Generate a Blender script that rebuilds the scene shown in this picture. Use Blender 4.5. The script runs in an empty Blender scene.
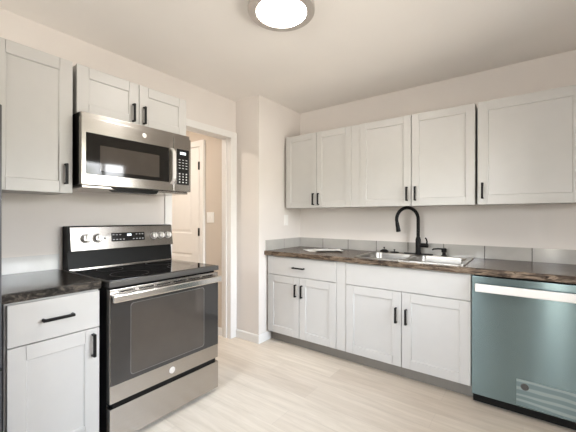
import bpy, bmesh, math, random
from mathutils import Vector, Matrix
from mathutils.geometry import tessellate_polygon

random.seed(7)
S = bpy.context.scene
C = S.collection
PI = math.pi

# ------------------------------------------------------------------ camera
CAM = Vector((2.4537, -3.0996, 1.2527))
YAW, PITCH, ROLL = math.radians(36.6382), math.radians(0.02), math.radians(0.0748)
fw = Vector((-math.sin(YAW) * math.cos(PITCH), math.cos(YAW) * math.cos(PITCH), math.sin(PITCH)))
rt = Vector((math.cos(YAW), math.sin(YAW), 0))
up = rt.cross(fw)
r2 = rt * math.cos(ROLL) + up * math.sin(ROLL)
u2 = up * math.cos(ROLL) - rt * math.sin(ROLL)
cd = bpy.data.cameras.new('camera')
cam = bpy.data.objects.new('camera', cd)
C.objects.link(cam)
M = Matrix((r2, u2, -fw)).transposed().to_4x4()
M.translation = CAM
cam.matrix_world = M
cd.sensor_width = 36
cd.lens = 320.37 * 36 / 576
cd.shift_y = 1.17 / 576
cd.clip_start = 0.02
S.camera = cam

# ------------------------------------------------------------------ view, world, exposure
S.view_settings.view_transform = 'Standard'
S.view_settings.look = 'None'
S.view_settings.gamma = 1
S.view_settings.use_curve_mapping = False
S.view_settings.exposure = 1.86

LAMP = 15.0        # ceiling lamp diffuser emission
HALL = 29.0        # hall lamp emission
SKY = 7.0          # daylight

w = bpy.data.worlds.new('daylight')
S.world = w
w.use_nodes = True
nt = w.node_tree
bg = nt.nodes['Background']
tc = nt.nodes.new('ShaderNodeTexCoord')
sep = nt.nodes.new('ShaderNodeSeparateXYZ')
nt.links.new(tc.outputs['Generated'], sep.inputs[0])
nz = nt.nodes.new('ShaderNodeTexNoise')
nz.inputs['Scale'].default_value = 9
nz.inputs['Detail'].default_value = 6
nt.links.new(tc.outputs['Generated'], nz.inputs['Vector'])
ad = nt.nodes.new('ShaderNodeMath'); ad.operation = 'MULTIPLY_ADD'
ad.inputs[1].default_value = 0.22
nt.links.new(nz.outputs[0], ad.inputs[0])
nt.links.new(sep.outputs['Z'], ad.inputs[2])
rp = nt.nodes.new('ShaderNodeValToRGB')
rp.color_ramp.elements[0].position = 0.06; rp.color_ramp.elements[0].color = (.42, .40, .36, 1)
rp.color_ramp.elements[1].position = 0.62; rp.color_ramp.elements[1].color = (.70, .84, 1, 1)
e = rp.color_ramp.elements.new(0.19); e.color = (.30, .32, .25, 1)
e = rp.color_ramp.elements.new(0.235); e.color = (.95, .97, 1, 1)
nt.links.new(ad.outputs[0], rp.inputs[0])
nt.links.new(rp.outputs[0], bg.inputs['Color'])
bg.inputs['Strength'].default_value = SKY


def portal(name, loc, rot, sx, sy):
    l = bpy.data.lights.new(name, 'AREA')
    l.shape = 'RECTANGLE'; l.size = sx; l.size_y = sy
    l.cycles.is_portal = True
    o = bpy.data.objects.new(name, l); C.objects.link(o)
    o.location = loc; o.rotation_euler = rot
    return o


# ------------------------------------------------------------------ materials
def lin(r, g, b):
    f = lambda c: (c / 255 / 12.92) if c / 255 <= .04045 else ((c / 255 + .055) / 1.055) ** 2.4
    return (f(r), f(g), f(b), 1)


def mat(name, col, rough=.5, metal=0, var=.04, scale=12, bump=0, bscale=200, stretch=(1, 1, 1), spec=.5, coat=0, aniso=0, emit=None, estr=0):
    m = bpy.data.materials.new(name)
    m.use_nodes = True
    n = m.node_tree.nodes; L = m.node_tree.links
    b = n['Principled BSDF']
    if len(col) == 3:
        col = (*col, 1)
    t = n.new('ShaderNodeTexCoord'); mp = n.new('ShaderNodeMapping')
    mp.inputs['Scale'].default_value = stretch
    L.new(t.outputs['Object'], mp.inputs[0])
    no = n.new('ShaderNodeTexNoise'); no.inputs['Scale'].default_value = scale; no.inputs['Detail'].default_value = 4
    L.new(mp.outputs[0], no.inputs['Vector'])
    r = n.new('ShaderNodeValToRGB')
    r.color_ramp.elements[0].position = .3; r.color_ramp.elements[1].position = .7
    r.color_ramp.elements[0].color = tuple(c * (1 - var) for c in col[:3]) + (1,)
    r.color_ramp.elements[1].color = tuple(min(1, c * (1 + var)) for c in col[:3]) + (1,)
    L.new(no.outputs[0], r.inputs[0]); L.new(r.outputs[0], b.inputs['Base Color'])
    b.inputs['Roughness'].default_value = rough
    b.inputs['Metallic'].default_value = metal
    b.inputs['Specular IOR Level'].default_value = spec
    b.inputs['Coat Weight'].default_value = coat
    b.inputs['Coat Roughness'].default_value = .08
    if aniso:
        b.inputs['Anisotropic'].default_value = aniso
        b.inputs['Anisotropic Rotation'].default_value = .25
        tg = n.new('ShaderNodeTangent'); tg.direction_type = 'RADIAL'; tg.axis = 'Z'
        L.new(tg.outputs[0], b.inputs['Tangent'])
    if bump:
        n2 = n.new('ShaderNodeTexNoise'); n2.inputs['Scale'].default_value = bscale; n2.inputs['Detail'].default_value = 2
        L.new(mp.outputs[0], n2.inputs['Vector'])
        bp = n.new('ShaderNodeBump'); bp.inputs['Strength'].default_value = bump; bp.inputs['Distance'].default_value = .002
        L.new(n2.outputs[0], bp.inputs['Height']); L.new(bp.outputs[0], b.inputs['Normal'])
    if emit:
        b.inputs['Emission Color'].default_value = (*emit, 1); b.inputs['Emission Strength'].default_value = estr
    return m


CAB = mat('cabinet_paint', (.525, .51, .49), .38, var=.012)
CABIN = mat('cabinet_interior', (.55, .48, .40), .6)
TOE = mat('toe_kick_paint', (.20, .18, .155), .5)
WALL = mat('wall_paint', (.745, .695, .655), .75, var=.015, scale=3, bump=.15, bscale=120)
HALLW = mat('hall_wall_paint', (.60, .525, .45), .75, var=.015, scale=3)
CEIL = mat('ceiling_paint', (.845, .805, .765), .85, var=.015, scale=2, bump=.15, bscale=90)
TRIM = mat('white_trim_paint', (.80, .78, .755), .4, var=.01)
BLACK = mat('matte_black_metal', (.006, .0055, .0055), .45, var=.1, spec=.18)
BLKPL = mat('black_enamel', (.008, .0075, .007), .4, var=.1, spec=.12)
STEEL = mat('brushed_steel', (.46, .43, .40), .22, 1, var=.05, scale=6, stretch=(1, 1, 60), aniso=.6)
STEELD = mat('dark_steel', (.10, .095, .09), .35, .6, var=.05)
CHROME = mat('bright_steel', (.82, .79, .76), .16, 1, var=.02)
PSTEEL = mat('control_panel_steel', (.28, .26, .24), .27, 1, var=.06, scale=6, stretch=(1, 30, 1), aniso=.6)
SINKM = mat('sink_steel', (.38, .36, .335), .3, 1, var=.04, scale=20)
GLASSB = mat('black_oven_glass', (.034, .031, .029), .05, 0, var=.05, spec=.6)
WINB = mat('oven_window_glass', (.062, .052, .044), .055, 0, var=.06, spec=.7)
COOK = mat('black_ceramic_glass', (.012, .011, .011), .04, 0, var=.05, spec=1.0)
PANEL = mat('black_control_glass', (.010, .010, .011), .12, var=.05)
LEGEND = mat('pale_legend_ink', (.55, .55, .55), .5)
DIGIT = mat('lit_clock_digits', (.7, .8, .85), .5, emit=(.8, .92, 1), estr=.5)
LINE = mat('window_outline_ink', (.13, .12, .11), .4)
RING = mat('burner_ring_ink', (.022, .021, .020), .3, spec=.3)
PALE = mat('pale_steel', (.78, .75, .72), .38, .7, var=.02)
GLASSM = mat('microwave_black_glass', (.012, .011, .010), .05, 0, var=.05, spec=.45)
FILMM = mat('film_covered_steel', (.185, .245, .25), .22, .8, var=.03, scale=3, aniso=.9)
BRONZE = mat('brushed_nickel', (.50, .455, .42), .4, .4, var=.04)
PLATE = mat('white_plastic', (.84, .82, .79), .35, var=.01)
PAPER = mat('white_paper', (.93, .92, .90), .7, var=.01)
INK = mat('dark_print', (.03, .03, .03), .5)
GROUT = mat('dark_grout', (.03, .028, .026), .8)
TILE = mat('grey_glazed_tile', (.45, .43, .40), .16, var=.10, scale=5, coat=.4)
TILEW = mat('pale_glazed_tile', (.68, .675, .665), .12, var=.08, scale=5, coat=.5)
FRIDGE = mat('dark_grey_enamel', (.055, .055, .058), .4)

DIFF = bpy.data.materials.new('lamp_diffuser'); DIFF.use_nodes = True
b = DIFF.node_tree.nodes['Principled BSDF']
b.inputs['Base Color'].default_value = (.9, .9, .88, 1)
b.inputs['Emission Color'].default_value = (1, .965, .91, 1)
b.inputs['Emission Strength'].default_value = LAMP
HDIFF = DIFF.copy(); HDIFF.name = 'hall_lamp_diffuser'
HDIFF.node_tree.nodes['Principled BSDF'].inputs['Emission Strength'].default_value = HALL
HDIFF.node_tree.nodes['Principled BSDF'].inputs['Emission Color'].default_value = (1, .91, .80, 1)


def window_glass():
    m = bpy.data.materials.new('window_glass'); m.use_nodes = True
    n = m.node_tree.nodes; L = m.node_tree.links; n.remove(n['Principled BSDF'])
    t = n.new('ShaderNodeBsdfTransparent'); g = n.new('ShaderNodeBsdfGlossy'); g.inputs['Roughness'].default_value = .02
    f = n.new('ShaderNodeFresnel'); x = n.new('ShaderNodeMixShader')
    L.new(f.outputs[0], x.inputs[0]); L.new(t.outputs[0], x.inputs[1]); L.new(g.outputs[0], x.inputs[2])
    L.new(x.outputs[0], n['Material Output'].inputs['Surface'])
    return m


GLASS = window_glass()


def floor_mat():
    m = mat('pale_oak_planks', (.5, .5, .5), .42)
    n = m.node_tree.nodes; L = m.node_tree.links; b = n['Principled BSDF']
    t = n.new('ShaderNodeTexCoord')
    br = n.new('ShaderNodeTexBrick')
    br.offset = .37; br.offset_frequency = 2
    br.inputs['Scale'].default_value = 1
    br.inputs['Brick Width'].default_value = 1.22
    br.inputs['Row Height'].default_value = .178
    br.inputs['Mortar Size'].default_value = .0009
    br.inputs['Mortar Smooth'].default_value = .3
    br.inputs['Bias'].default_value = 0
    br.inputs['Color1'].default_value = (.655, .565, .47, 1)
    br.inputs['Color2'].default_value = (.735, .65, .55, 1)
    br.inputs['Mortar'].default_value = (.56, .49, .42, 1)
    L.new(t.outputs['Object'], br.inputs['Vector'])
    mp = n.new('ShaderNodeMapping'); mp.inputs['Scale'].default_value = (1.2, 14, 1)
    L.new(t.outputs['Object'], mp.inputs[0])
    g = n.new('ShaderNodeTexNoise'); g.inputs['Scale'].default_value = 1.6; g.inputs['Detail'].default_value = 7; g.inputs['Roughness'].default_value = .65
    g.inputs['Distortion'].default_value = .6
    L.new(mp.outputs[0], g.inputs['Vector'])
    r = n.new('ShaderNodeValToRGB')
    r.color_ramp.elements[0].position = .28; r.color_ramp.elements[0].color = (.80, .78, .75, 1)
    r.color_ramp.elements[1].position = .62; r.color_ramp.elements[1].color = (1.0, 1.0, 1.0, 1)
    L.new(g.outputs[0], r.inputs[0])
    mx = n.new('ShaderNodeMix'); mx.data_type = 'RGBA'; mx.blend_type = 'MULTIPLY'; mx.inputs[0].default_value = 1
    L.new(br.outputs['Color'], mx.inputs[6]); L.new(r.outputs[0], mx.inputs[7])
    L.new(mx.outputs[2], b.inputs['Base Color'])
    bp = n.new('ShaderNodeBump'); bp.inputs['Strength'].default_value = .25; bp.inputs['Distance'].default_value = .002
    bp.invert = True
    L.new(br.outputs['Fac'], bp.inputs['Height']); L.new(bp.outputs[0], b.inputs['Normal'])
    return m


def counter_mat(name, cols, rough, scale, stretch=(1, 1, 1)):
    m = mat(name, (.1, .1, .1), rough)
    n = m.node_tree.nodes; L = m.node_tree.links; b = n['Principled BSDF']
    t = n.new('ShaderNodeTexCoord'); mp = n.new('ShaderNodeMapping'); mp.inputs['Scale'].default_value = stretch
    L.new(t.outputs['Object'], mp.inputs[0])
    g = n.new('ShaderNodeTexNoise'); g.inputs['Scale'].default_value = scale; g.inputs['Detail'].default_value = 9; g.inputs['Roughness'].default_value = .68
    g.inputs['Distortion'].default_value = 1.1
    L.new(mp.outputs[0], g.inputs['Vector'])
    r = n.new('ShaderNodeValToRGB'); cr = r.color_ramp
    cr.elements[0].position, cr.elements[0].color = cols[0][0], (*cols[0][1], 1)
    cr.elements[1].position, cr.elements[1].color = cols[-1][0], (*cols[-1][1], 1)
    for p, c in cols[1:-1]:
        e = cr.elements.new(p); e.color = (*c, 1)
    L.new(g.outputs[0], r.inputs[0]); L.new(r.outputs[0], b.inputs['Base Color'])
    b.inputs['Specular IOR Level'].default_value = .12
    return m


FLOOR = floor_mat()
TOP = counter_mat('dark_brown_laminate', [(.3, (.020, .013, .009)), (.48, (.070, .048, .034)), (.62, (.16, .112, .078)), (.75, (.08, .056, .04))], .2, 5, (1, 2, 1))
EDGE = counter_mat('mottled_laminate_edge', [(.36, (.010, .007, .006)), (.48, (.075, .052, .037)), (.58, (.24, .18, .13)), (.70, (.10, .07, .05))], .38, 16, (.55, 1, 3.6))
TOPL = counter_mat('near_black_laminate', [(.3, (.012, .011, .010)), (.5, (.03, .026, .023)), (.66, (.075, .062, .052)), (.78, (.03, .026, .023))], .2, 6, (2, 1, 1))
EDGEL = counter_mat('near_black_laminate_edge', [(.36, (.008, .007, .006)), (.5, (.04, .034, .029)), (.62, (.13, .108, .088)), (.75, (.04, .034, .028))], .35, 18, (1, 1, 2))


def film_print_mat():
    """clear film with pale wavy printed bands over the blue-green film-covered steel"""
    m = mat('printed_film', (.2, .25, .25), .28, .6, aniso=.6)
    n = m.node_tree.nodes; L = m.node_tree.links; b = n['Principled BSDF']
    t = n.new('ShaderNodeTexCoord'); mp = n.new('ShaderNodeMapping')
    mp.inputs['Rotation'].default_value = (0, math.radians(-9), 0)
    mp.inputs['Scale'].default_value = (1.3, 1, 5)
    L.new(t.outputs['Object'], mp.inputs[0])
    wv = n.new('ShaderNodeTexWave'); wv.bands_direction = 'Z'; wv.inputs['Scale'].default_value = 1.5
    wv.inputs['Distortion'].default_value = 4.5; wv.inputs['Detail'].default_value = 1; wv.inputs['Detail Scale'].default_value = 1.6
    L.new(mp.outputs[0], wv.inputs['Vector'])
    r = n.new('ShaderNodeValToRGB')
    r.color_ramp.elements[0].position = .50; r.color_ramp.elements[0].color = (.185, .245, .25, 1)
    r.color_ramp.elements[1].position = .80; r.color_ramp.elements[1].color = (.31, .365, .36, 1)
    L.new(wv.outputs[0], r.inputs[0]); L.new(r.outputs[0], b.inputs['Base Color'])
    return m


FILMP = film_print_mat()


# ------------------------------------------------------------------ mesh helpers
class MB:
    def __init__(s): s.bm = bmesh.new()

    def box(s, a, b, bev=0, seg=2, mi=0):
        lo = [min(a[i], b[i]) for i in range(3)]; hi = [max(a[i], b[i]) for i in range(3)]
        r = bmesh.ops.create_cube(s.bm, size=1)
        for v in r['verts']:
            v.co = Vector([lo[i] + (v.co[i] + .5) * (hi[i] - lo[i]) for i in range(3)])
        fs = set(f for v in r['verts'] for f in v.link_faces)
        for f in fs: f.material_index = mi
        if bev:
            es = list(set(e for v in r['verts'] for e in v.link_edges))
            bmesh.ops.bevel(s.bm, geom=es, offset=bev, segments=seg, affect='EDGES', profile=.6, clamp_overlap=True)
        return s

    def cyl(s, p0, p1, r0, r1=None, n=24, bev=0):
        p0, p1 = Vector(p0), Vector(p1); r1 = r0 if r1 is None else r1
        d = (p1 - p0).normalized(); a = d.orthogonal().normalized(); c = d.cross(a)
        prof = [(0, 0)]
        L = (p1 - p0).length
        if bev:
            prof = [(r0 - bev, 0), (r0, bev), (r1, L - bev), (r1 - bev, L)]
        else:
            prof = [(r0, 0), (r1, L)]
        return s.lathe_axis(p0, d, a, c, prof, n)

    def lathe_axis(s, o, d, a, c, prof, n=32, cap=True):
        rings = []
        for r, h in prof:
            rings.append([s.bm.verts.new(o + d * h + (a * math.cos(2 * PI * k / n) + c * math.sin(2 * PI * k / n)) * r) for k in range(n)])
        for i in range(len(rings) - 1):
            for k in range(n):
                s.bm.faces.new((rings[i][k], rings[i][(k + 1) % n], rings[i + 1][(k + 1) % n], rings[i + 1][k]))
        if cap:
            s.bm.faces.new(rings[0]); s.bm.faces.new(rings[-1])
        return s

    def lathe(s, o, prof, n=32, d=(0, 0, 1), cap=True):
        d = Vector(d).normalized(); a = d.orthogonal().normalized(); c = d.cross(a)
        return s.lathe_axis(Vector(o), d, a, c, prof, n, cap)

    def tube(s, pts, rad, n=14):
        pts = [Vector(p) for p in pts]
        rad = rad if isinstance(rad, (list, tuple)) else [rad] * len(pts)
        ref = None; rings = []
        for i, p in enumerate(pts):
            t = (pts[min(i + 1, len(pts) - 1)] - pts[max(i - 1, 0)]).normalized()
            if ref is None: ref = t.orthogonal().normalized()
            ref = (ref - t * ref.dot(t)).normalized(); c = t.cross(ref)
            rings.append([s.bm.verts.new(p + (ref * math.cos(2 * PI * k / n) + c * math.sin(2 * PI * k / n)) * rad[i]) for k in range(n)])
        for i in range(len(rings) - 1):
            for k in range(n):
                s.bm.faces.new((rings[i][k], rings[i][(k + 1) % n], rings[i + 1][(k + 1) % n], rings[i + 1][k]))
        s.bm.faces.new(rings[0]); s.bm.faces.new(rings[-1])
        return s

    def prism(s, poly, a, b, bev=0):
        """poly: list of 3-D points (planar), extruded along vector (b-a)"""
        d = Vector(b) - Vector(a)
        v0 = [s.bm.verts.new(Vector(p)) for p in poly]; v1 = [s.bm.verts.new(Vector(p) + d) for p in poly]
        n = len(poly); fs = [s.bm.faces.new(v0), s.bm.faces.new(v1)]
        for i in range(n): fs.append(s.bm.faces.new((v0[i], v0[(i + 1) % n], v1[(i + 1) % n], v1[i])))
        if bev:
            es = list(set(e for f in fs for e in f.edges))
            bmesh.ops.bevel(s.bm, geom=es, offset=bev, segments=2, affect='EDGES', clamp_overlap=True)
        return s

    def plate(s, outer, holes, z0, z1):
        loops = [outer] + holes
        flat = [p for l in loops for p in l]
        tri = tessellate_polygon([[Vector((p[0], p[1], 0)) for p in l] for l in loops])
        T = [s.bm.verts.new((p[0], p[1], z1)) for p in flat]; B = [s.bm.verts.new((p[0], p[1], z0)) for p in flat]
        for t in tri:
            s.bm.faces.new([T[i] for i in t]); s.bm.faces.new([B[i] for i in reversed(t)])
        k = 0
        for l in loops:
            n = len(l)
            for i in range(n):
                j = (i + 1) % n
                s.bm.faces.new((T[k + i], T[k + j], B[k + j], B[k + i]))
            k += n
        return s

    def build(s, name, m, parent=None, smooth=True, kind=None):
        bmesh.ops.recalc_face_normals(s.bm, faces=s.bm.faces)
        off = root_loc(parent)
        me = bpy.data.meshes.new(name)
        for v in s.bm.verts: v.co -= off
        s.bm.to_mesh(me); s.bm.free()
        for mm in (m if isinstance(m, (list, tuple)) else [m]): me.materials.append(mm)
        if smooth:
            for p in me.polygons: p.use_smooth = True
            me.set_sharp_from_angle(angle=math.radians(35))
        o = bpy.data.objects.new(name, me); C.objects.link(o)
        if smooth:
            wn = o.modifiers.new('weighted_normal', 'WEIGHTED_NORMAL'); wn.keep_sharp = True; wn.weight = 100
        if parent: o.parent = parent
        if kind: o['kind'] = kind
        return o


def root_loc(p):
    v = Vector((0, 0, 0))
    while p is not None:
        v += p.location; p = p.parent
    return v


def thing(name, label, cat, loc=(0, 0, 0), group=None):
    o = bpy.data.objects.new(name, None); C.objects.link(o)
    o.empty_display_size = .05; o.location = loc
    o['label'] = label; o['category'] = cat
    if group: o['group'] = group
    return o


def tag(o, label, cat, group=None):
    o['label'] = label; o['category'] = cat
    if group: o['group'] = group
    return o


def bx(name, a, b, m, parent=None, bev=0, kind=None):
    return MB().box(a, b, bev).build(name, m, parent, kind=kind)


class Frame:
    """a wall-aligned frame: u along the wall, w up, n out of the wall"""
    def __init__(s, o, U, N): s.o, s.U, s.N = Vector(o), Vector(U), Vector(N)
    def p(s, u, w, n): return s.o + s.U * u + Vector((0, 0, 1)) * w + s.N * n


FB = Frame((0, 0, 0), (1, 0, 0), (0, -1, 0))     # sink wall: u = x, n = -y
FL = Frame((0, 0, 0), (0, 1, 0), (1, 0, 0))      # range wall: u = y, n = x


def fbox(mb, F, a, b, bev=0, mi=0): return mb.box(F.p(*a), F.p(*b), bev, mi=mi)


def front(name, parent, F, u0, u1, w0, w1, n0, t=.019, st=.06, panel=True, m=None):
    """a shaker door (recessed panel) or a plain slab drawer front"""
    mb = MB(); bm = mb.bm
    T = n0 + t; ch = .0018; g = .0030; gd = .0040
    a, b2, c, d = u0 + ch, u1 - ch, w0 + ch, w1 - ch
    if panel:
        ul = [a, u0 + st - g, u0 + st, u1 - st, u1 - st + g, b2]; wl = [c, w0 + st, w1 - st, d]
    else:
        ul = [a, b2]; wl = [c, d]
    nu, nw = len(ul) - 1, len(wl) - 1
    cache = {}
    def V(u, w, n):
        k = (round(u, 5), round(w, 5), round(n, 5))
        if k not in cache: cache[k] = bm.verts.new(F.p(u, w, n))
        return cache[k]
    def Q(*ps):
        vs = []
        for p in ps:
            v = V(*p)
            if v not in vs: vs.append(v)
        if len(vs) > 2 and bm.faces.get(vs) is None: bm.faces.new(vs)
    hgt = lambda i, k: T - gd if panel and i in (1, 3) and k in (0, 2) else T
    for i in range(nu):
        for k in range(nw):
            h = hgt(i, k); x0, x1, y0, y1 = ul[i], ul[i + 1], wl[k], wl[k + 1]
            if panel and i == 2 and k == 1:
                o1, n1_ = .0045, T - .009
                q = [(x0, y0), (x1, y0), (x1, y1), (x0, y1)]; r_ = [(x0 + o1, y0 + o1), (x1 - o1, y0 + o1), (x1 - o1, y1 - o1), (x0 + o1, y1 - o1)]
                for e in range(4): Q((*q[e], T), (*q[(e + 1) % 4], T), (*r_[(e + 1) % 4], n1_), (*r_[e], n1_))
                Q(*[(*p, n1_) for p in r_])
            else:
                Q((x0, y0, h), (x1, y0, h), (x1, y1, h), (x0, y1, h))
            if i + 1 < nu and hgt(i + 1, k) != h:
                Q((x1, y0, h), (x1, y1, h), (x1, y1, hgt(i + 1, k)), (x1, y0, hgt(i + 1, k)))
            if k + 1 < nw and hgt(i, k + 1) != h:
                Q((x0, y1, h), (x1, y1, h), (x1, y1, hgt(i, k + 1)), (x0, y1, hgt(i, k + 1)))
    so = lambda p: (u0 if p[0] == a else u1 if p[0] == b2 else p[0], w0 if p[1] == c else w1 if p[1] == d else p[1])
    edges = [((ul[i], c), (ul[i + 1], c), hgt(i, 0)) for i in range(nu)] + [((ul[i], d), (ul[i + 1], d), hgt(i, nw - 1)) for i in range(nu)]
    edges += [((a, wl[k]), (a, wl[k + 1]), T) for k in range(nw)] + [((b2, wl[k]), (b2, wl[k + 1]), T) for k in range(nw)]
    for p, q, h in edges:
        P, R_ = so(p), so(q); z = min(h, T - ch)
        Q((*p, h), (*q, h), (*R_, z), (*P, z))
        Q((*P, z), (*R_, z), (*R_, n0), (*P, n0))
    Q((u0, w0, n0), (u1, w0, n0), (u1, w1, n0), (u0, w1, n0))
    return mb.build(name, m or CAB, parent, smooth=False)


def pull(parent, F, u, w, n, L, vertical=True, so=.032, wd=.0135):
    """black squared bar pull centred at (u, w) standing off the face n"""
    h = L / 2; th = .009
    prof = [(-h, 0), (-h, so), (h, so), (h, 0), (h - th, 0), (h - th, so - th), (-h + th, so - th), (-h + th, 0)]
    if vertical:
        poly = [F.p(u - wd / 2, w + a, n + c) for a, c in prof]
    else:
        poly = [F.p(u + a, w - wd / 2, n + c) for a, c in prof]
    d = F.U * wd if vertical else Vector((0, 0, wd))
    o = MB().prism(poly, (0, 0, 0), d, bev=.0015).build('handle', BLACK, parent)
    o['label'] = 'black bar handle'
    return o


def text_mesh(mb, txt, size, F, u, w, n, ex=.0008, shear=0.2):
    cu = bpy.data.curves.new('t', 'FONT'); cu.body = txt; cu.size = size; cu.extrude = ex; cu.align_x = 'CENTER'; cu.align_y = 'CENTER'; cu.shear = shear
    cu.resolution_u = 2
    ob = bpy.data.objects.new('t', cu); C.objects.link(ob)
    bpy.context.view_layer.update()
    me = bpy.data.meshes.new_from_object(ob.evaluated_get(bpy.context.evaluated_depsgraph_get()))
    bpy.data.objects.remove(ob); bpy.data.curves.remove(cu)
    vs = [mb.bm.verts.new(F.p(u + v.co.x, w + v.co.y, n + v.co.z)) for v in me.vertices]
    for p in me.polygons:
        try: mb.bm.faces.new([vs[i] for i in p.vertices])
        except ValueError: pass
    bpy.data.meshes.remove(me)


def emblem(parent, F, u, w, n, r, m):
    """round monogram badge"""
    mb = MB()
    mb.lathe(F.p(u, w, n), [(r, 0), (r, .0016), (r * .84, .0022), (r * .80, .0010)], 28, d=F.N)
    text_mesh(mb, 'GE', r * 1.05, F, u, w, n + .0016, ex=.0009, shear=.3)
    return mb.build('emblem', m, parent)


# ------------------------------------------------------------------ the setting
H = 2.468
XR, YB = 3.05, -4.8          # right wall, rear wall
HX, HY = -1.55, -2.9         # hall extents
PX, PY = .3246, -.722        # corner return
D0, D1 = -1.488, -.808       # doorway opening along y
T = .12

bx('floor', (HX - .1, YB - .1, -.06), (XR + .1, .1, 0), FLOOR, kind='structure')
bx('ceiling', (HX - .1, YB - .1, H), (XR + .1, .1, H + .06), CEIL, kind='structure')
bx('wall_back', (PX, 0, 0), (XR + .1, .1, H), WALL, kind='structure')
bx('wall_return', (-T, PY, 0), (PX, .1, H), WALL, kind='structure')
mb = MB()
mb.box((-T, YB, 0), (0, D0 - .012, H)); mb.box((-T, D0 - .012, 2.083), (0, PY, H)); mb.box((-T, D1 + .012, 0), (0, PY, 2.083))
mb.build('wall_left', WALL, kind='structure')
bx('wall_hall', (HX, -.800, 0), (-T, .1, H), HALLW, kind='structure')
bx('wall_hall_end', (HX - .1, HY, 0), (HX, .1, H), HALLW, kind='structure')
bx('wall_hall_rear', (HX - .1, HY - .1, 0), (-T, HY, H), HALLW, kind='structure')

# right wall with a triple window, rear wall with a wide window added for more daylight, and a glazed door (all behind the camera)
WY0, WY1, WZ0, WZ1 = -2.30, -.74, .90, 2.03
mb = MB()
mb.box((XR, YB - .1, 0), (XR + .1, WY0, H)); mb.box((XR, WY1, 0), (XR + .1, 0, H))
mb.box((XR, WY0, 0), (XR + .1, WY1, WZ0)); mb.box((XR, WY0, WZ1), (XR + .1, WY1, H))
mb.build('wall_right', WALL, kind='structure')
RX0, RX1, RZ0, RZ1 = .12, 1.75, .95, 2.15
GX0, GX1, GZ1 = 2.70, 2.98, 2.06
mb = MB()
mb.box((-T, YB - .1, 0), (RX0, YB, H)); mb.box((RX1, YB - .1, 0), (GX0, YB, H)); mb.box((GX1, YB - .1, 0), (XR, YB, H))
mb.box((RX0, YB - .1, 0), (RX1, YB, RZ0)); mb.box((RX0, YB - .1, RZ1), (RX1, YB, H)); mb.box((GX0, YB - .1, GZ1), (GX1, YB, H))
mb.build('wall_rear', WALL, kind='structure')


def window(name, F, u0, u1, w0, w1, n, panes, d=.06):
    t = MB(); f = .035
    fbox(t, F, (u0 + .001, w0 + .001, n - d), (u1 - .001, w0 + f, n)); fbox(t, F, (u0 + .001, w1 - f, n - d), (u1 - .001, w1 - .001, n))
    for k in range(panes + 1):
        c = u0 + .001 + (u1 - u0 - .002 - f) * k / panes
        fbox(t, F, (c, w0 + f, n - d), (c + f, w1 - f, n))
    o = t.build(name, TRIM, kind='structure')
    for k in range(panes):
        a = u0 + .001 + (u1 - u0 - .002 - f) * k / panes + f; b2 = u0 + .001 + (u1 - u0 - .002 - f) * (k + 1) / panes
        g = MB(); fbox(g, F, (a, w0 + f, n - d * .6), (b2, w1 - f, n - d * .5)); g.build('window_pane', GLASS, o)
    return o


FR = Frame((XR, 0, 0), (0, 1, 0), (-1, 0, 0))
FRR = Frame((0, YB, 0), (1, 0, 0), (0, 1, 0))
window('window_1', FR, WY0, WY1, WZ0, WZ1, -.01, 5)
window('added_window', FRR, RX0, RX1, RZ0, RZ1, -.01, 2)  # unseen window, added to brighten the room from behind the camera
window('window_3', FRR, GX0, GX1, .02, GZ1, -.01, 1)
portal('daylight_portal', (XR + .12, (WY0 + WY1) / 2, (WZ0 + WZ1) / 2), (0, PI / 2, 0), WZ1 - WZ0, WY1 - WY0)
portal('daylight_portal', ((RX0 + RX1) / 2, YB - .12, (RZ0 + RZ1) / 2), (PI / 2, 0, 0), RX1 - RX0, RZ1 - RZ0)
portal('daylight_portal', ((GX0 + GX1) / 2, YB - .12, GZ1 / 2), (PI / 2, 0, 0), GX1 - GX0, GZ1)

# doorway casing and jamb lining (range wall)
CO0, CO1, CZ0, CZ1 = -1.552, PY - .0005, 2.071, 2.136
mb = MB()
mb.box((.0005, CO0, 0), (.016, D0, CZ0), .002); mb.box((.0005, D1, 0), (.016, CO1, CZ0), .002)
mb.box((.0005, CO0, CZ0), (.016, CO1, CZ1), .002)
mb.build('trim_1', TRIM, kind='structure')
mb = MB()
mb.box((-T - .002, D0 - .0115, 0), (.0004, D0, CZ0)); mb.box((-T - .002, D1, 0), (.0004, D1 + .0115, CZ0)); mb.box((-T - .002, D0 - .0115, CZ0), (.0004, D1 + .0115, 2.0825))
mb.box((-.075, D1 - .011, 0), (-.04, D1, CZ0 - .001)); mb.box((-.075, D0, 0), (-.04, D0 + .011, CZ0 - .001))
mb.build('trim_2', TRIM, kind='structure')


def baseboard(name, pts, side, h=.083, t=.012):
    """pts: polyline on the floor along the wall; side: +1/-1 offset to the room"""
    mb = MB(); P = [Vector((x, y, 0)) for x, y in pts]; rings = []
    prof = [(0, 0), (t, 0), (t, h - .012), (t * .55, h), (0, h)]
    ns = []
    for i in range(len(P) - 1):
        d = (P[i + 1] - P[i]).normalized(); ns.append(Vector((d.y, -d.x, 0)) * side)
    for i, p in enumerate(P):
        n = ns[0] if i == 0 else ns[-1] if i == len(P) - 1 else (ns[i - 1] + ns[i])
        rings.append([mb.bm.verts.new(p + n * (.0005 + a) + Vector((0, 0, c + .0005))) for a, c in prof])
    for a, b in zip(rings, rings[1:]):
        for k in range(5): mb.bm.faces.new((a[k], a[(k + 1) % 5], b[(k + 1) % 5], b[k]))
    mb.bm.faces.new(rings[0]); mb.bm.faces.new(rings[-1])
    return mb.build(name, TRIM, smooth=False, kind='structure')


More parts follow.
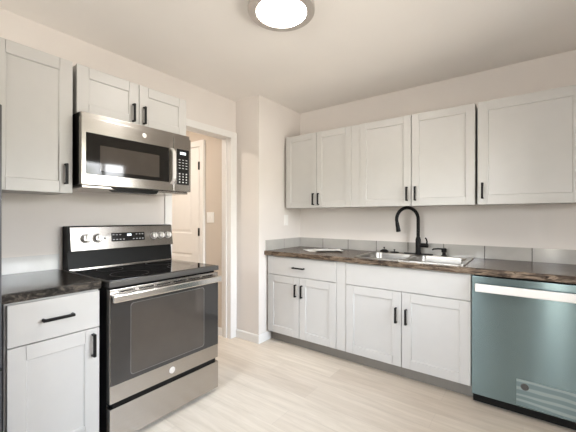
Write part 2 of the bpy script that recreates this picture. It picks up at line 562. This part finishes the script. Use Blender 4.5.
baseboard('baseboard_return', [(.0165, PY), (PX, PY), (PX, -.548)], 1)
baseboard('baseboard_hall', [(-.393 + .002, -.800), (-T - .003, -.800)], 1)
baseboard('baseboard_right', [(XR, -.01), (XR, YB + .01)], 1)
baseboard('baseboard_rear', [(GX0 - .02, YB), (.02, YB)], 1)

# hall door with casing (faces the camera through the doorway)
FH = Frame((0, -.800, 0), (1, 0, 0), (0, -1, 0))
DX1, DX0, DZ = -.463, -1.20, 2.035
mb = MB(); bm = mb.bm
pan = [(DX0 + .12, DX1 - .125, 1.066, 1.915), (DX0 + .12, DX1 - .125, .22, .84)]
us = [DX0, pan[0][0], pan[0][1], DX1]; ws = [.012, .22, .84, 1.066, 1.915, DZ]
n1 = .034
grid = {}
def gv(u, w, n):
    k = (round(u, 4), round(w, 4), round(n, 4))
    if k not in grid: grid[k] = bm.verts.new(FH.p(u, w, n))
    return grid[k]
for i in range(3):
    for j in range(5):
        q = [(us[i], ws[j]), (us[i + 1], ws[j]), (us[i + 1], ws[j + 1]), (us[i], ws[j + 1])]
        if i == 1 and j in (1, 3):
            prev = [gv(*p, n1) for p in q]
            for ins, n in ((.012, n1 - .008), (.024, n1 - .008), (.045, n1 - .002)):
                cur = [gv(q[0][0] + ins, q[0][1] + ins, n), gv(q[1][0] - ins, q[1][1] + ins, n), gv(q[2][0] - ins, q[2][1] - ins, n), gv(q[3][0] + ins, q[3][1] - ins, n)]
                for k in range(4): bm.faces.new((prev[k], prev[(k + 1) % 4], cur[(k + 1) % 4], cur[k]))
                prev = cur
            bm.faces.new(prev)
        else:
            bm.faces.new([gv(*p, n1) for p in q])
be = [e for e in bm.edges if e.is_boundary]
r = bmesh.ops.extrude_edge_only(bm, edges=be)
bmesh.ops.translate(bm, verts=[v for v in r['geom'] if isinstance(v, bmesh.types.BMVert)], vec=(0, .032, 0))
door = mb.build('door_1', TRIM, smooth=False, kind='structure')
for z in (.25, 1.088, 1.824):
    mb = MB(); mb.cyl(FH.p(DX1 + .002, z - .045, n1 + .004), FH.p(DX1 + .002, z + .045, n1 + .004), .008, n=12, bev=.001)
    fbox(mb, FH, (DX1 - .016, z - .043, n1), (DX1 + .012, z + .043, n1 + .003)); mb.build('hinge', BLACK, door)
mb = MB()
mb.lathe(FH.p(DX0 + .07, .95, n1), [(.032, 0), (.032, .006), (.012, .012), (.012, .03), (.026, .042), (.028, .055), (.016, .066)], 24, d=FH.N).build('handle', BLACK, door)
mb = MB(); cw = .066
fbox(mb, FH, (DX1 + .004, 0, .001), (DX1 + .004 + cw, DZ + .006, .034), .003); fbox(mb, FH, (DX0 - .004 - cw, 0, .001), (DX0 - .004, DZ + .006, .034), .003)
fbox(mb, FH, (DX0 - .004 - cw, DZ + .006, .001), (DX1 + .004 + cw, DZ + .006 + cw, .034), .003)
mb.build('trim_3', TRIM, kind='structure')

# ------------------------------------------------------------------ ceiling lamp
LX, LY = 1.329, -1.653
lamp = thing('ceiling_light', 'round flush ceiling light with a brushed nickel rim, glowing white', 'ceiling light', (LX, LY, H))
MB().lathe((LX, LY, H - .0005), [(.176, 0), (.188, -.005), (.1915, -.038), (.188, -.0445), (.184, -.046), (.145, -.0485), (.143, -.046), (.143, -.036)], 64, cap=False).build('rim', BRONZE, lamp)
MB().lathe((LX, LY, H - .036), [(.1425, 0), (.1425, -.0095), (.13, -.0105), (.08, -.011), (.01, -.0115)], 64).build('diffuser', DIFF, lamp)
hl = thing('ceiling_light', 'round flush ceiling light in the hall beyond the doorway', 'ceiling light', (-.75, -1.75, H))
MB().lathe((-.75, -1.75, H - .0005), [(.15, 0), (.16, -.03), (.150, -.045), (.145, -.045), (.145, -.03)], 48, cap=False).build('rim', BRONZE, hl)
MB().lathe((-.75, -1.75, H - .03), [(.144, 0), (.144, -.016), (.08, -.024), (.01, -.027)], 48).build('diffuser', HDIFF, hl)


# ------------------------------------------------------------------ cabinets
def carcass(parent, F, u0, u1, w0, w1, n0, n1, t=.018, open_top=False, name='body', mats=None):
    """an open-fronted cabinet box with a face frame, one mesh"""
    mb = MB()
    fbox(mb, F, (u0, w0, n0), (u0 + t, w1, n1)); fbox(mb, F, (u1 - t, w0, n0), (u1, w1, n1))
    fbox(mb, F, (u0 + t, w0, n0), (u1 - t, w0 + t, n1))
    if not open_top: fbox(mb, F, (u0 + t, w1 - t, n0), (u1 - t, w1, n1))
    else: fbox(mb, F, (u0 + t, w1 - .03, n1 - t), (u1 - t, w1, n1))
    fbox(mb, F, (u0 + t, w0 + t, n0), (u1 - t, w1 - (0 if open_top else t), n0 + .006))
    return mb.build(name, CAB, parent)


def wall_cab(name, label, F, u0, u1, w0, w1, depth, doors, pulls, pz, plen=.118, st=.06, mull=True):
    o = thing(name, label, 'wall cabinet', F.p((u0 + u1) / 2, w0, 0))
    n1 = depth - .021
    carcass(o, F, u0 + .002, u1 - .002, w0 + .004, w1 - .002, .001, n1)
    if len(doors) > 1 and mull:
        c = (doors[0][1] + doors[1][0]) / 2
        mb = MB(); fbox(mb, F, (c - .02, w0 + .023, n1 - .018), (c + .02, w1 - .021, n1 - .001)); mb.build('centre_stile', CAB, o)
    for (a, b), pu in zip(doors, pulls):
        d = front('door', o, F, a, b, w0, w1, n1 + .002, st=st)
        pull(d, F, pu, pz, depth, plen)
    return o


# sink wall uppers
UZ0, UZ1, UD = 1.3497, 2.115, .3244
wall_cab('wall_cabinet', 'pale grey two-door wall cabinet nearest the corner wall, above the papers', FB, .361, 1.129, UZ0, UZ1, UD,
         [(.363, .7435), (.7475, 1.129)], [.715, .776], 1.437)
wall_cab('wall_cabinet', 'pale grey two-door wall cabinet above the sink and black faucet', FB, 1.218, 2.146, UZ0, UZ1, UD,
         [(1.218, 1.675), (1.681, 2.143)], [1.644, 1.712], 1.452)
wall_cab('wall_cabinet', 'pale grey wall cabinet with one wide door above the dishwasher', FB, 2.157, 2.768, UZ0, UZ1, UD,
         [(2.160, 2.766)], [2.192], 1.452, st=.067)
mb = MB(); fbox(mb, FB, (1.1305, UZ0, UD - .06), (1.2165, UZ1, UD - .0025), .001)
tag(mb.build('filler_strip', CAB), 'narrow pale grey filler strip between the two double-door wall cabinets', 'filler strip')

# range wall uppers
wall_cab('wall_cabinet', 'pale grey wall cabinet with one tall door, left of the microwave', FL, -2.717, -2.349, 1.390, 2.160, .3265,
         [(-2.7155, -2.349)], [-2.386], 1.500, st=.066)
wall_cab('wall_cabinet', 'short pale grey two-door wall cabinet mounted above the microwave', FL, -2.327, -1.5694, 1.870, 2.160, .3265,
         [(-2.327, -1.9505), (-1.9465, -1.5694)], [-1.992, -1.916], 1.953, plen=.12, st=.066)


def base_cab(name, label, F, u0, u1, w0, w1, depth, drawer, doors, sink=False):
    o = thing(name, label, 'base cabinet', F.p((u0 + u1) / 2, 0, 0))
    n1 = depth - .021
    carcass(o, F, u0 + .001, u1 - .001, w0 - .002, w1 + .008, .002, n1, open_top=True)
    mb = MB(); fbox(mb, F, (u0 + .0195, drawer[2] - .018, n1 - .018), (u1 - .0195, drawer[2] + .012, n1 - .0005)); mb.build('rail', CAB, o)
    if len(doors) > 1:
        c = (doors[0][1] + doors[1][0]) / 2
        mb = MB(); fbox(mb, F, (c - .02, w0 + .02, n1 - .018), (c + .02, drawer[2] - .019, n1 - .001)); mb.build('centre_stile', CAB, o)
    d = front('false_front' if sink else 'drawer', o, F, drawer[0], drawer[1], drawer[2], drawer[3], n1 + .002, panel=False)
    if drawer[4]: pull(d, F, drawer[4], drawer[5], depth, .13, vertical=False)
    for a, b, pu, pw in doors:
        dd = front('door', o, F, a, b, w0, drawer[2] - .005, n1 + .002, st=.068)
        pull(dd, F, pu, pw, depth, .118)
    return o


BD = .6147
base_cab('base_cabinet', 'pale grey base cabinet with one drawer over two narrow doors, beside the corner wall', FB, .338, 1.128, .1075, .8626, BD,
         (.3536, 1.1255, .6855, .8626, .734, .772), [(.3536, .734, .700, .556), (.739, 1.1255, .770, .556)])
base_cab('base_cabinet', 'pale grey sink cabinet with two doors under a plain false front', FB, 1.219, 2.155, .1075, .8626, BD,
         (1.2215, 2.1523, .6855, .8626, None, None), [(1.2215, 1.686, 1.648, .500), (1.6905, 2.1523, 1.724, .500)], sink=True)
mb = MB(); fbox(mb, FB, (1.1295, .1075, BD - .075), (1.2175, .870, BD - .0025), .001)
tag(mb.build('filler_strip', CAB), 'narrow pale grey filler strip between the drawer cabinet and the sink cabinet', 'filler strip')
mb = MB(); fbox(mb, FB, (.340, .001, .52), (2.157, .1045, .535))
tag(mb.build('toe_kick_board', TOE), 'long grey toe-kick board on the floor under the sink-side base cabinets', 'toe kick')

lc = base_cab('base_cabinet', 'pale grey base cabinet with one drawer and one door, left of the range', FL, -2.717, -2.329, .1075, .8626, .637,
              (-2.709, -2.332, .6745, .8626, -2.520, .770), [(-2.709, -2.332, -2.365, .586)])
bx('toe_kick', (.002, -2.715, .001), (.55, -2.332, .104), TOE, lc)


# ------------------------------------------------------------------ countertops
def rrect(x0, x1, y0, y1, r, n=6):
    out = []
    for cx, cy, a0 in ((x1 - r, y1 - r, 0), (x0 + r, y1 - r, 90), (x0 + r, y0 + r, 180), (x1 - r, y0 + r, 270)):
        for k in range(n + 1):
            a = math.radians(a0 + 90 * k / n); out.append((cx + r * math.cos(a), cy + r * math.sin(a)))
    return out


CT0, CT1 = .873, .914
SX0, SX1, SY0, SY1 = 1.267, 2.107, -.580, -.030
ct = thing('countertop', 'long dark brown mottled countertop around the sink', 'countertop', (1.56, -.32, CT0))
MB().plate([(PX + .001, -.626), (2.80, -.626), (2.80, -.001), (PX + .001, -.001)], [rrect(SX0 + .02, SX1 - .02, SY0 + .02, SY1 - .02, .04)], CT0, CT1).build('slab', TOP, ct, smooth=False)
mb = MB()
n = 120; prof = [(-.6262, CT0), (-.6375, CT0), (-.6395, CT0 + .004), (-.6395, CT1 - .006), (-.6375, CT1 - .0015), (-.633, CT1), (-.6262, CT1)]
rings = []
for i in range(n + 1):
    x = PX - .001 + (2.80 - PX + .001) * i / n
    j = random.uniform(-.0008, .0008)
    rings.append([mb.bm.verts.new((x, y + (j if 1 <= k <= 4 else 0), z)) for k, (y, z) in enumerate(prof)])
for a, b2 in zip(rings, rings[1:]):
    for k in range(len(prof)): mb.bm.faces.new((a[k], a[(k + 1) % len(prof)], b2[(k + 1) % len(prof)], b2[k]))
mb.bm.faces.new(rings[0]); mb.bm.faces.new(rings[-1])
fe = mb.build('front_edge', EDGE, ct); fe['label'] = 'lighter tan mottled front edge'

cl = thing('countertop', 'short near-black countertop left of the range', 'countertop', (.32, -2.525, CT0))
MB().box((.001, -2.728, CT0), (.622, -2.3225, CT1)).build('slab', TOPL, cl, smooth=False)
MB().box((.6223, -2.728, CT0), (.6385, -2.3225, CT1), .004).build('front_edge', EDGEL, cl)

# sink-side end panel after the dishwasher
tag(bx('end_panel', (2.774, -.612, .001), (2.792, -.002, .871), CAB), 'pale grey end panel holding up the countertop beyond the dishwasher', 'end panel')


# ------------------------------------------------------------------ tile backsplashes
def tiles(name, label, F, u0, u1, w0, w1, joints, m, t=.008, g=.0045):
    mb = MB(); bm = mb.bm
    segs = []; u = u0
    for j in joints + [None]:
        e = u1 if j is None else j - g / 2
        segs.append((u, e, 0)); 
        if j is not None: segs.append((j - g / 2, j + g / 2, 1)); u = j + g / 2
    prof = [(u0, t)]; mi = []
    pts = []
    for a, b2, k in segs:
        if k == 0: pts += [(a, t - .0012, 1), (a + .0012, t, 0), (b2 - .0012, t, 0), (b2, t - .0012, 1)]
    V0 = [bm.verts.new(F.p(p[0], w0, .0006 + p[1])) for p in pts]; V1 = [bm.verts.new(F.p(p[0], w1, .0006 + p[1])) for p in pts]
    B0 = [bm.verts.new(F.p(p[0], w0, .0006)) for p in pts]; B1 = [bm.verts.new(F.p(p[0], w1, .0006)) for p in pts]
    N = len(pts)
    for i in range(N - 1):
        k = 1 if i % 4 == 3 else 0
        for q in ((V0[i], V0[i + 1], V1[i + 1], V1[i]), (V1[i], V1[i + 1], B1[i + 1], B1[i]), (B0[i], B0[i + 1], V0[i + 1], V0[i]), (B1[i], B1[i + 1], B0[i + 1], B0[i])):
            f = bm.faces.new(q); f.material_index = k
    bm.faces.new((V0[0], V1[0], B1[0], B0[0])); bm.faces.new((V0[-1], V1[-1], B1[-1], B0[-1]))
    return tag(mb.build(name, [m, GROUT], smooth=False), label, 'backsplash')


TZ0, TZ1 = CT1 + .0005, 1.0188
tiles('tile_backsplash', 'long row of grey glazed tiles along the sink wall above the counter', FB, PX + .0095, 2.80, TZ0, TZ1,
      [.638, .945, 1.253, 1.561, 1.869, 2.178, 2.490], TILE)
FP = Frame((PX, 0, 0), (0, 1, 0), (1, 0, 0))
tiles('tile_backsplash', 'short row of two grey tiles on the corner wall at the counter end', FP, -.622, -.001, TZ0, TZ1, [-.316], TILE)
tiles('tile_backsplash', 'pale tile strip on the wall above the near-black counter', FL, -2.728, -2.312, TZ0, 1.012, [-2.62], TILEW, t=.009)

# ------------------------------------------------------------------ range
RY0, RY1 = -2.2949, -1.5427
rg = thing('electric_range', 'stainless steel electric range with black glass cooktop and oven door', 'range', (.33, (RY0 + RY1) / 2, 0))
mb = MB(); mb.box((.035, RY0 + .004, .03), (.628, RY1 - .004, .868), .003)
mb.build('body', BLKPL, rg)
for x in (.09, .60):
    for y in (RY0 + .05, RY1 - .05):
        MB().cyl((x, y, .001), (x, y, .0295), .02, n=16).build('foot', BLKPL, rg)
# storage drawer
dr = MB().box((.630, RY0 + .001, .030), (.671, RY1 - .001, .2187), .004).build('drawer', STEEL, rg)
MB().box((.632, RY0 + .02, .2195), (.662, RY1 - .02, .243), .003).build('drawer_gap', BLKPL, rg)
# oven door: stainless frame, black glass, inner window outline
dz0, dz1 = .2448, .860
od = MB().box((.630, RY0 + .001, dz0), (.668, RY1 - .001, dz1), .004).build('door', STEEL, rg)
gl = MB().box((.6685, RY0 + .004, .342), (.6715, RY1 - .004, .815), .001).build('glass', GLASSB, od)
gy0, gy1, gz0, gz1 = -2.178, -1.677, .372, .765
MB().box((.6716, gy0, gz0), (.6722, gy1, gz1), 0).build('window', WINB, od)
mb = MB()
lp = lambda x, i: [(x, y, z) for y, z in rrect(gy0 + i, gy1 - i, gz0 + i, gz1 - i, .018)]
A = [mb.bm.verts.new(p) for p in lp(.6729, -.006)]; B = [mb.bm.verts.new(p) for p in lp(.6729, -.002)]
for i in range(len(A)): mb.bm.faces.new((A[i], A[(i + 1) % len(A)], B[(i + 1) % len(A)], B[i]))
mb.build('window_outline', LINE, od)
# door handle: wide flat bar on two posts
mb = MB()
for y in (RY0 + .035, RY1 - .035): mb.box((.669, y - .016, .804), (.696, y + .016, .828), .004)
mb.box((.690, RY0 + .004, .794), (.712, RY1 - .004, .836), .008, 4)
mb.build('handle', CHROME, od)
mb = MB()
for k in range(6):
    y0 = RY0 + .05 + k * .112
    mb.box((.6675, y0, .8405), (.6687, y0 + .090, .8475))
mb.build('vent_slots', BLKPL, od)
emblem(rg, FL, -1.917, .292, .6685, .020, PALE)
# cooktop
ck = MB().box((.030, RY0 - .002, .872), (.672, RY1 + .002, .9048), .006, 3).build('cooktop', STEELD, rg)
MB().box((.105, RY0 + .012, .9050), (.655, RY1 - .012, .9075), .001).build('glass_surface', COOK, ck)
# burner rings printed on the glass
for (x, y, r) in ((.50, -2.10, .105), (.50, -1.74, .085), (.24, -2.10, .075), (.24, -1.74, .095)):
    MB().lathe((x, y, .9076), [(r, 0), (r + .002, .0002), (r + .004, 0)], 48, cap=False).build('burner_ring', RING, ck)
# backguard
def yprism(prof, y0, y1, bev=0):
    return MB().prism([(x, y0, z) for x, z in prof], (0, y0, 0), (0, y1, 0), bev)
yprism([(.004, .9055), (.100, .9055), (.082, 1.029), (.116, 1.031), (.092, 1.186), (.080, 1.192), (.004, 1.192)], RY0 + .002, RY1 - .002, .002).build('backguard', BLKPL, rg)
MB().box((.1005, RY0 + .006, .9055), (.108, RY1 - .006, .914), .002).build('rear_trim', STEEL, rg)
mb = MB()
# stainless control panel skin following the tilted face
def tilt(y, z, o=0):
    t = (z - 1.031) / (1.186 - 1.031); return Vector((.116 + (.092 - .116) * t + o, y, z))
poly = [tilt(RY0 + .012, 1.032, .0008), tilt(RY1 - .004, 1.032, .0008), tilt(RY1 - .004, 1.184, .0008), tilt(RY0 + .012, 1.184, .0008)]
cp = MB().prism(poly, (0, 0, 0), (.0022, 0, 0), .0008).build('control_panel', PSTEEL, rg)
poly = [tilt(-2.030, 1.080, .0032), tilt(-1.786, 1.080, .0032), tilt(-1.786, 1.140, .0032), tilt(-2.030, 1.140, .0032)]
dp = MB().prism(poly, (0, 0, 0), (.001, 0, 0)).build('display', PANEL, rg)
mb = MB()
for y0, y1 in ((-1.918, -1.912), (-1.909, -1.900), (-1.897, -1.888)):
    mb.prism([tilt(y0, 1.116, .0044), tilt(y1, 1.116, .0044), tilt(y1, 1.131, .0044), tilt(y0, 1.131, .0044)], (0, 0, 0), (.0004, 0, 0))
mb.build('clock_digits', DIGIT, dp)
for row, z in enumerate((1.091, 1.124)):
    for y in (-2.015, -1.992, -1.968, -1.944, -1.872, -1.848, -1.824, -1.802):
        if row == 1 and -1.95 < y < -1.86: continue
        MB().prism([tilt(y - .006, z, .0044), tilt(y + .006, z, .0044), tilt(y + .006, z + .005, .0044), tilt(y - .006, z + .005, .0044)], (0, 0, 0), (.0003, 0, 0)).build('key', LEGEND, dp)
MB().prism([tilt(-2.080, 1.100, .0032), tilt(-2.068, 1.100, .0032), tilt(-2.068, 1.112, .0032), tilt(-2.080, 1.112, .0032)], (0, 0, 0), (.0006, 0, 0)).build('indicator', PANEL, cp)
nrm = Vector((.155, 0, .024)).normalized()
for y in (-2.196, -2.122, -1.712, -1.652, -1.590):
    o = tilt(y, 1.108, .0032)
    kb = MB().lathe(o, [(.027, 0), (.027, .004), (.0225, .007), (.0215, .024), (.019, .027)], 28, d=nrm).build('knob', PALE, rg)
    a = o + nrm * .0275
    mb = MB(); q = MB()
    mb.prism([a + Vector((0, -.005, -.020)), a + Vector((0, .005, -.020)), a + Vector((0, .005, .020)), a + Vector((0, -.005, .020))], (0, 0, 0), nrm * .010, .0015)
    mb.build('grip', PALE, kb)
    MB().lathe(o - nrm * .001, [(.0285, 0), (.0285, .0022), (.031, .0022), (.031, 0)], 28, d=nrm, cap=False).build('dial_ring', BLKPL, kb)

# ------------------------------------------------------------------ microwave
MY0, MY1, MZ0, MZ1 = -2.334, -1.5889, 1.4175, 1.836
mw = thing('microwave', 'stainless over-the-range microwave with black glass door below the short cabinet', 'microwave', (.2, (MY0 + MY1) / 2, MZ0))
MB().box((.0025, MY0 + .003, 1.4425), (.372, MY1 - .003, 1.866), .003).build('body', BLKPL, mw)
MB().box((.3725, MY0 + .004, MZ1 - .004), (.398, MY1 - .004, 1.864), .002).build('top_vent', STEEL, mw)
FY = -1.735         # split between door and control side
md = MB().box((.3725, MY0, 1.4415), (.410, FY - .002, MZ1), .004).build('door', STEEL, mw)
gl = MB().box((.4105, -2.310, 1.503), (.4128, -1.775, 1.746), .001).build('glass', GLASSM, md)
MB().box((.4129, -2.235, 1.528), (.4134, -1.850, 1.680)).build('window', WINB, md)
mb = MB()
pts = []
for k in range(13):
    t = k / 12; z = 1.490 + (1.750 - 1.490) * t
    pts.append((.412 + .032 * min(1, math.sin(PI * t) * 2.2) ** .5, -1.752, z))
mb.prism([(x, -1.764, z) for x, _, z in pts] + [(x - .012, -1.764, z) for x, _, z in reversed(pts)], (0, -1.764, 0), (0, -1.738, 0), .002)
mb.build('handle', PALE, md)
cs = MB().box((.3725, FY, 1.4415), (.410, MY1, MZ1), .004).build('control_side', STEEL, mw)
kp = MB().box((.4105, -1.709, 1.492), (.4125, -1.607, 1.752), .001).build('keypad', PANEL, mw)
for r_ in range(9):
    for c_ in range(3):
        y = -1.688 + c_ * .029; z = 1.510 + r_ * .0205
        if r_ in (4,) : continue
        hw, hh = (.0055, .0045) if r_ < 4 else (.0075, .0026)
        MB().box((.4126, y - hw, z - hh), (.4129, y + hw, z + hh)).build('key', LEGEND, kp)
MB().box((.4126, -1.684, 1.714), (.4129, -1.636, 1.732)).build('display', DIGIT, kp)
emblem(mw, FL, -1.957, 1.797, .4102, .015, PALE)
mb = MB(); mb.box((.020, MY0 + .012, 1.424), (.388, MY1 - .012, 1.4412), .005)
mb.build('bottom_trim', STEEL, mw)
mb = MB(); mb.prism([(.396, -2.165, 1.437), (.396, -1.842, 1.437), (.396, -1.858, 1.4125), (.396, -2.110, 1.4125)], (0, 0, 0), (-.10, 0, 0), .003); mb.build('vent_grille', BLKPL, mw)

# ------------------------------------------------------------------ dishwasher
DW0, DW1 = 2.1605, 2.7665
dw = thing('dishwasher', 'blue-green film-covered dishwasher with pale bar handle under the counter', 'dishwasher', ((DW0 + DW1) / 2, -.32, 0))
MB().box((DW0 + .006, -.585, .09), (DW1 - .004, -.03, .868)).build('body', BLKPL, dw)
MB().box((DW0 + .004, -.570, .001), (DW1 - .002, -.05, .088)).build('base', BLKPL, dw)
MB().box((DW0 + .004, -.602, .014), (DW1 - .002, -.571, .070), .002).build('kick_plate', BLKPL, dw)
dd = MB().box((DW0, -.635, .0745), (DW1, -.586, .862), .004).build('door', FILMM, dw)
mb = MB()
for x in (DW0 + .055, DW1 - .055): mb.box((x - .012, -.655, .780), (x + .012, -.6345, .805), .002)
mb.box((DW0 + .022, -.672, .765), (DW1 - .022, -.654, .818), .006, 3)
hd = mb.build('handle', PALE, dd); hd['label'] = 'pale bar handle'
MB().box((2.405, -.6362, .085), (DW1 - .004, -.6353, .246)).build('printed_film', FILMP, dd, smooth=False)
emblem(dd, FB, 2.447, .205, .6364, .021, STEELD)

# ------------------------------------------------------------------ sink, faucet and accessories
sk = thing('kitchen_sink', 'drop-in stainless double-bowl sink set in the dark countertop', 'sink', ((SX0 + SX1) / 2, (SY0 + SY1) / 2, CT1))
bowls = [(1.300, 1.668), (1.706, 2.074)]
BY0, BY1, RT = -.548, -.135, .9205
holes = [rrect(a, b2, BY0, BY1, .055, 8) for a, b2 in bowls]
MB().plate(rrect(SX0, SX1, SY0, SY1, .035), holes, CT1 + .0006, RT).build('rim', SINKM, sk, smooth=False)
for a, b2 in bowls:
    mb = MB(); rings = []
    for ins, z, r_ in ((-.004, RT + .0006, .056), (.001, RT - .001, .054), (.006, RT - .012, .052), (.012, .80, .05), (.022, .765, .06), (.05, .752, .07)):
        rings.append([mb.bm.verts.new((x, y, z)) for x, y in rrect(a + ins, b2 - ins, BY0 + ins, BY1 - ins, r_, 8)])
    for p, q in zip(rings, rings[1:]):
        for i in range(len(p)): mb.bm.faces.new((p[i], p[(i + 1) % len(p)], q[(i + 1) % len(p)], q[i]))
    mb.bm.faces.new(rings[-1])
    bo = mb.build('bowl', SINKM, sk)
    cx, cy = (a + b2) / 2, (BY0 + BY1) / 2
    MB().lathe((cx, cy, .7525), [(.055, 0), (.055, .002), (.042, .003), (.036, -.0003)], 32, cap=False).build('drain', CHROME, bo)

FX, FYY = 1.672, -.082
fc = thing('faucet', 'matte black gooseneck pull-down faucet behind the sink bowls', 'faucet', (FX, FYY, RT))
mb = MB().plate(rrect(FX - .125, FX + .125, FYY - .028, FYY + .028, .027, 8), [], RT + .0006, RT + .008); mb.build('deck_plate', BLACK, fc)
MB().lathe((FX, FYY, RT + .0085), [(.026, 0), (.026, .004), (.0225, .010), (.0225, .125), (.0185, .140), (.0150, .150)], 28).build('base', BLACK, fc)
dv = Vector((-.70, -.72, 0)).normalized(); ra = .104
pts = [(FX, FYY, RT + .150), (FX, FYY, 1.236)]
for k in range(1, 17):
    a = math.radians(196) * k / 16
    c = Vector((FX, FYY, 1.236)) + dv * ra
    pts.append(tuple(c - dv * ra * math.cos(a) + Vector((0, 0, ra * math.sin(a)))))
MB().tube(pts, .0145, 18).build('spout', BLACK, fc)
e0 = Vector(pts[-1]); dn = (Vector(pts[-1]) - Vector(pts[-2])).normalized()
MB().tube([e0 + dn * t for t in (-.012, .0, .004, .012, .055, .078, .082)], [.0150, .0152, .0165, .0168, .0180, .0205, .0190], 20).build('spray_head', BLACK, fc)
hh = MB().cyl((FX + .018, FYY, RT + .083), (FX + .085, FYY, RT + .083), .0185, n=24, bev=.002).build('handle', BLACK, fc)
MB().tube([(FX + .073, FYY, RT + .095), (FX + .075, FYY, RT + .118), (FX + .070, FYY, RT + .138), (FX + .060, FYY, RT + .152)], [.0075, .007, .0065, .006], 12).build('lever', BLACK, hh)

sd = thing('soap_dispenser', 'matte black soap dispenser pump right of the faucet', 'soap dispenser', (1.886, -.085, RT))
MB().lathe((1.886, -.085, RT + .0006), [(.023, 0), (.023, .005), (.015, .010), (.0135, .028), (.021, .032), (.021, .062), (.015, .066)], 24).build('base', BLACK, sd)
MB().tube([(1.884, -.087, RT + .060), (1.845, -.110, RT + .0625), (1.810, -.130, RT + .060), (1.803, -.134, RT + .050)], [.007, .0065, .006, .0055], 12).build('nozzle', BLACK, sd)

for i, (x, y, lab) in enumerate(((1.362, -.088, 'black domed sink strainer on the sink rim, the one farther from the faucet'),
                                 (1.462, -.092, 'black sink strainer with a centre post on the sink rim, nearer the faucet'))):
    st = thing('sink_strainer', lab, 'sink strainer', (x, y, RT), 'black strainers behind the left bowl')
    pr = [(.030, 0), (.041, .004), (.041, .008), (.034, .018), (.018, .027)] if i == 0 else [(.028, 0), (.041, .003), (.041, .008), (.036, .010), (.012, .0105)]
    MB().lathe((x, y, RT + .0006), pr, 28).build('basket', BLACK, st)
    z = RT + .0006 + pr[-1][1]
    MB().lathe((x, y, z), [(.004, 0), (.004, .012), (.009, .015), (.009, .020), (.005, .022)], 18).build('knob', BLACK, st)

# ------------------------------------------------------------------ papers on the counter
def sheet(label, cx, cy, wx, wy, rot, z, lift):
    mb = MB(); n = 12; V = []
    c, s_ = math.cos(rot), math.sin(rot)
    for i in range(n + 1):
        for j in range(n + 1):
            a, b2 = (i / n - .5) * wx, (j / n - .5) * wy
            h = lift(i / n, j / n)
            V.append(mb.bm.verts.new((cx + a * c - b2 * s_, cy + a * s_ + b2 * c, z + h)))
    fs = []
    for i in range(n):
        for j in range(n):
            k = i * (n + 1) + j
            fs.append(mb.bm.faces.new((V[k], V[k + n + 1], V[k + n + 2], V[k + 1])))
    r = bmesh.ops.extrude_face_region(mb.bm, geom=fs)
    bmesh.ops.translate(mb.bm, verts=[v for v in r['geom'] if isinstance(v, bmesh.types.BMVert)], vec=(0, 0, .0007))
    return tag(mb.build('paper_sheet', PAPER), label, 'paper')


sheet('white paper lying flat on the counter, partly under the curled sheet', .735, -.255, .216, .279, math.radians(-38), CT1 + .0006, lambda u, v: .001 * math.sin(u * 5))
sheet('curled white sheet of paper on top of the flat sheet by the corner', .850, -.262, .216, .270, math.radians(-52), CT1 + .0042, lambda u, v: .004 + .010 * max(0, u - .35) ** 1.5 + .006 * max(0, .3 - v) ** 1.3)

# ------------------------------------------------------------------ switch plates
def switch(label, F, u, w, wd, gangs, rocker):
    o = thing('light_switch', label, 'light switch', F.p(u, w, 0))
    mb = MB(); fbox(mb, F, (u - wd / 2, w - .058, .0006), (u + wd / 2, w + .058, .006), .002); mb.build('plate', PLATE, o)
    for k in range(gangs):
        c = u + (k - (gangs - 1) / 2) * .046
        mb = MB()
        if rocker: fbox(mb, F, (c - .016, w - .033, .0062), (c + .016, w + .033, .0085), .001)
        else: fbox(mb, F, (c - .005, w - .011, .0062), (c + .005, w + .011, .014), .001)
        mb.build('rocker' if rocker else 'toggle', PLATE, o)
    return o


switch('white rocker switch plate on the corner wall above the tile', FP, -.277, 1.222, .072, 1, True)
switch('white double light switch on the hall wall seen through the doorway', FH, -.308, 1.250, .115, 2, False)

# ------------------------------------------------------------------ refrigerator (its near edge shows at the left of the frame)
fr = thing('refrigerator', 'dark grey refrigerator at the left edge beside the near-black counter', 'refrigerator', (.35, -3.17, 0))
MB().box((.03, -3.60, .02), (.64, -2.740, 1.715), .004).build('body', FRIDGE, fr)
MB().box((.645, -3.60, .62), (.70, -2.739, 1.722), .006).build('door', FRIDGE, fr)
MB().box((.645, -3.60, .05), (.70, -2.739, .61), .006).build('freezer_drawer', FRIDGE, fr)
MB().box((.04, -3.58, .001), (.60, -2.77, .0195)).build('base', BLKPL, fr)
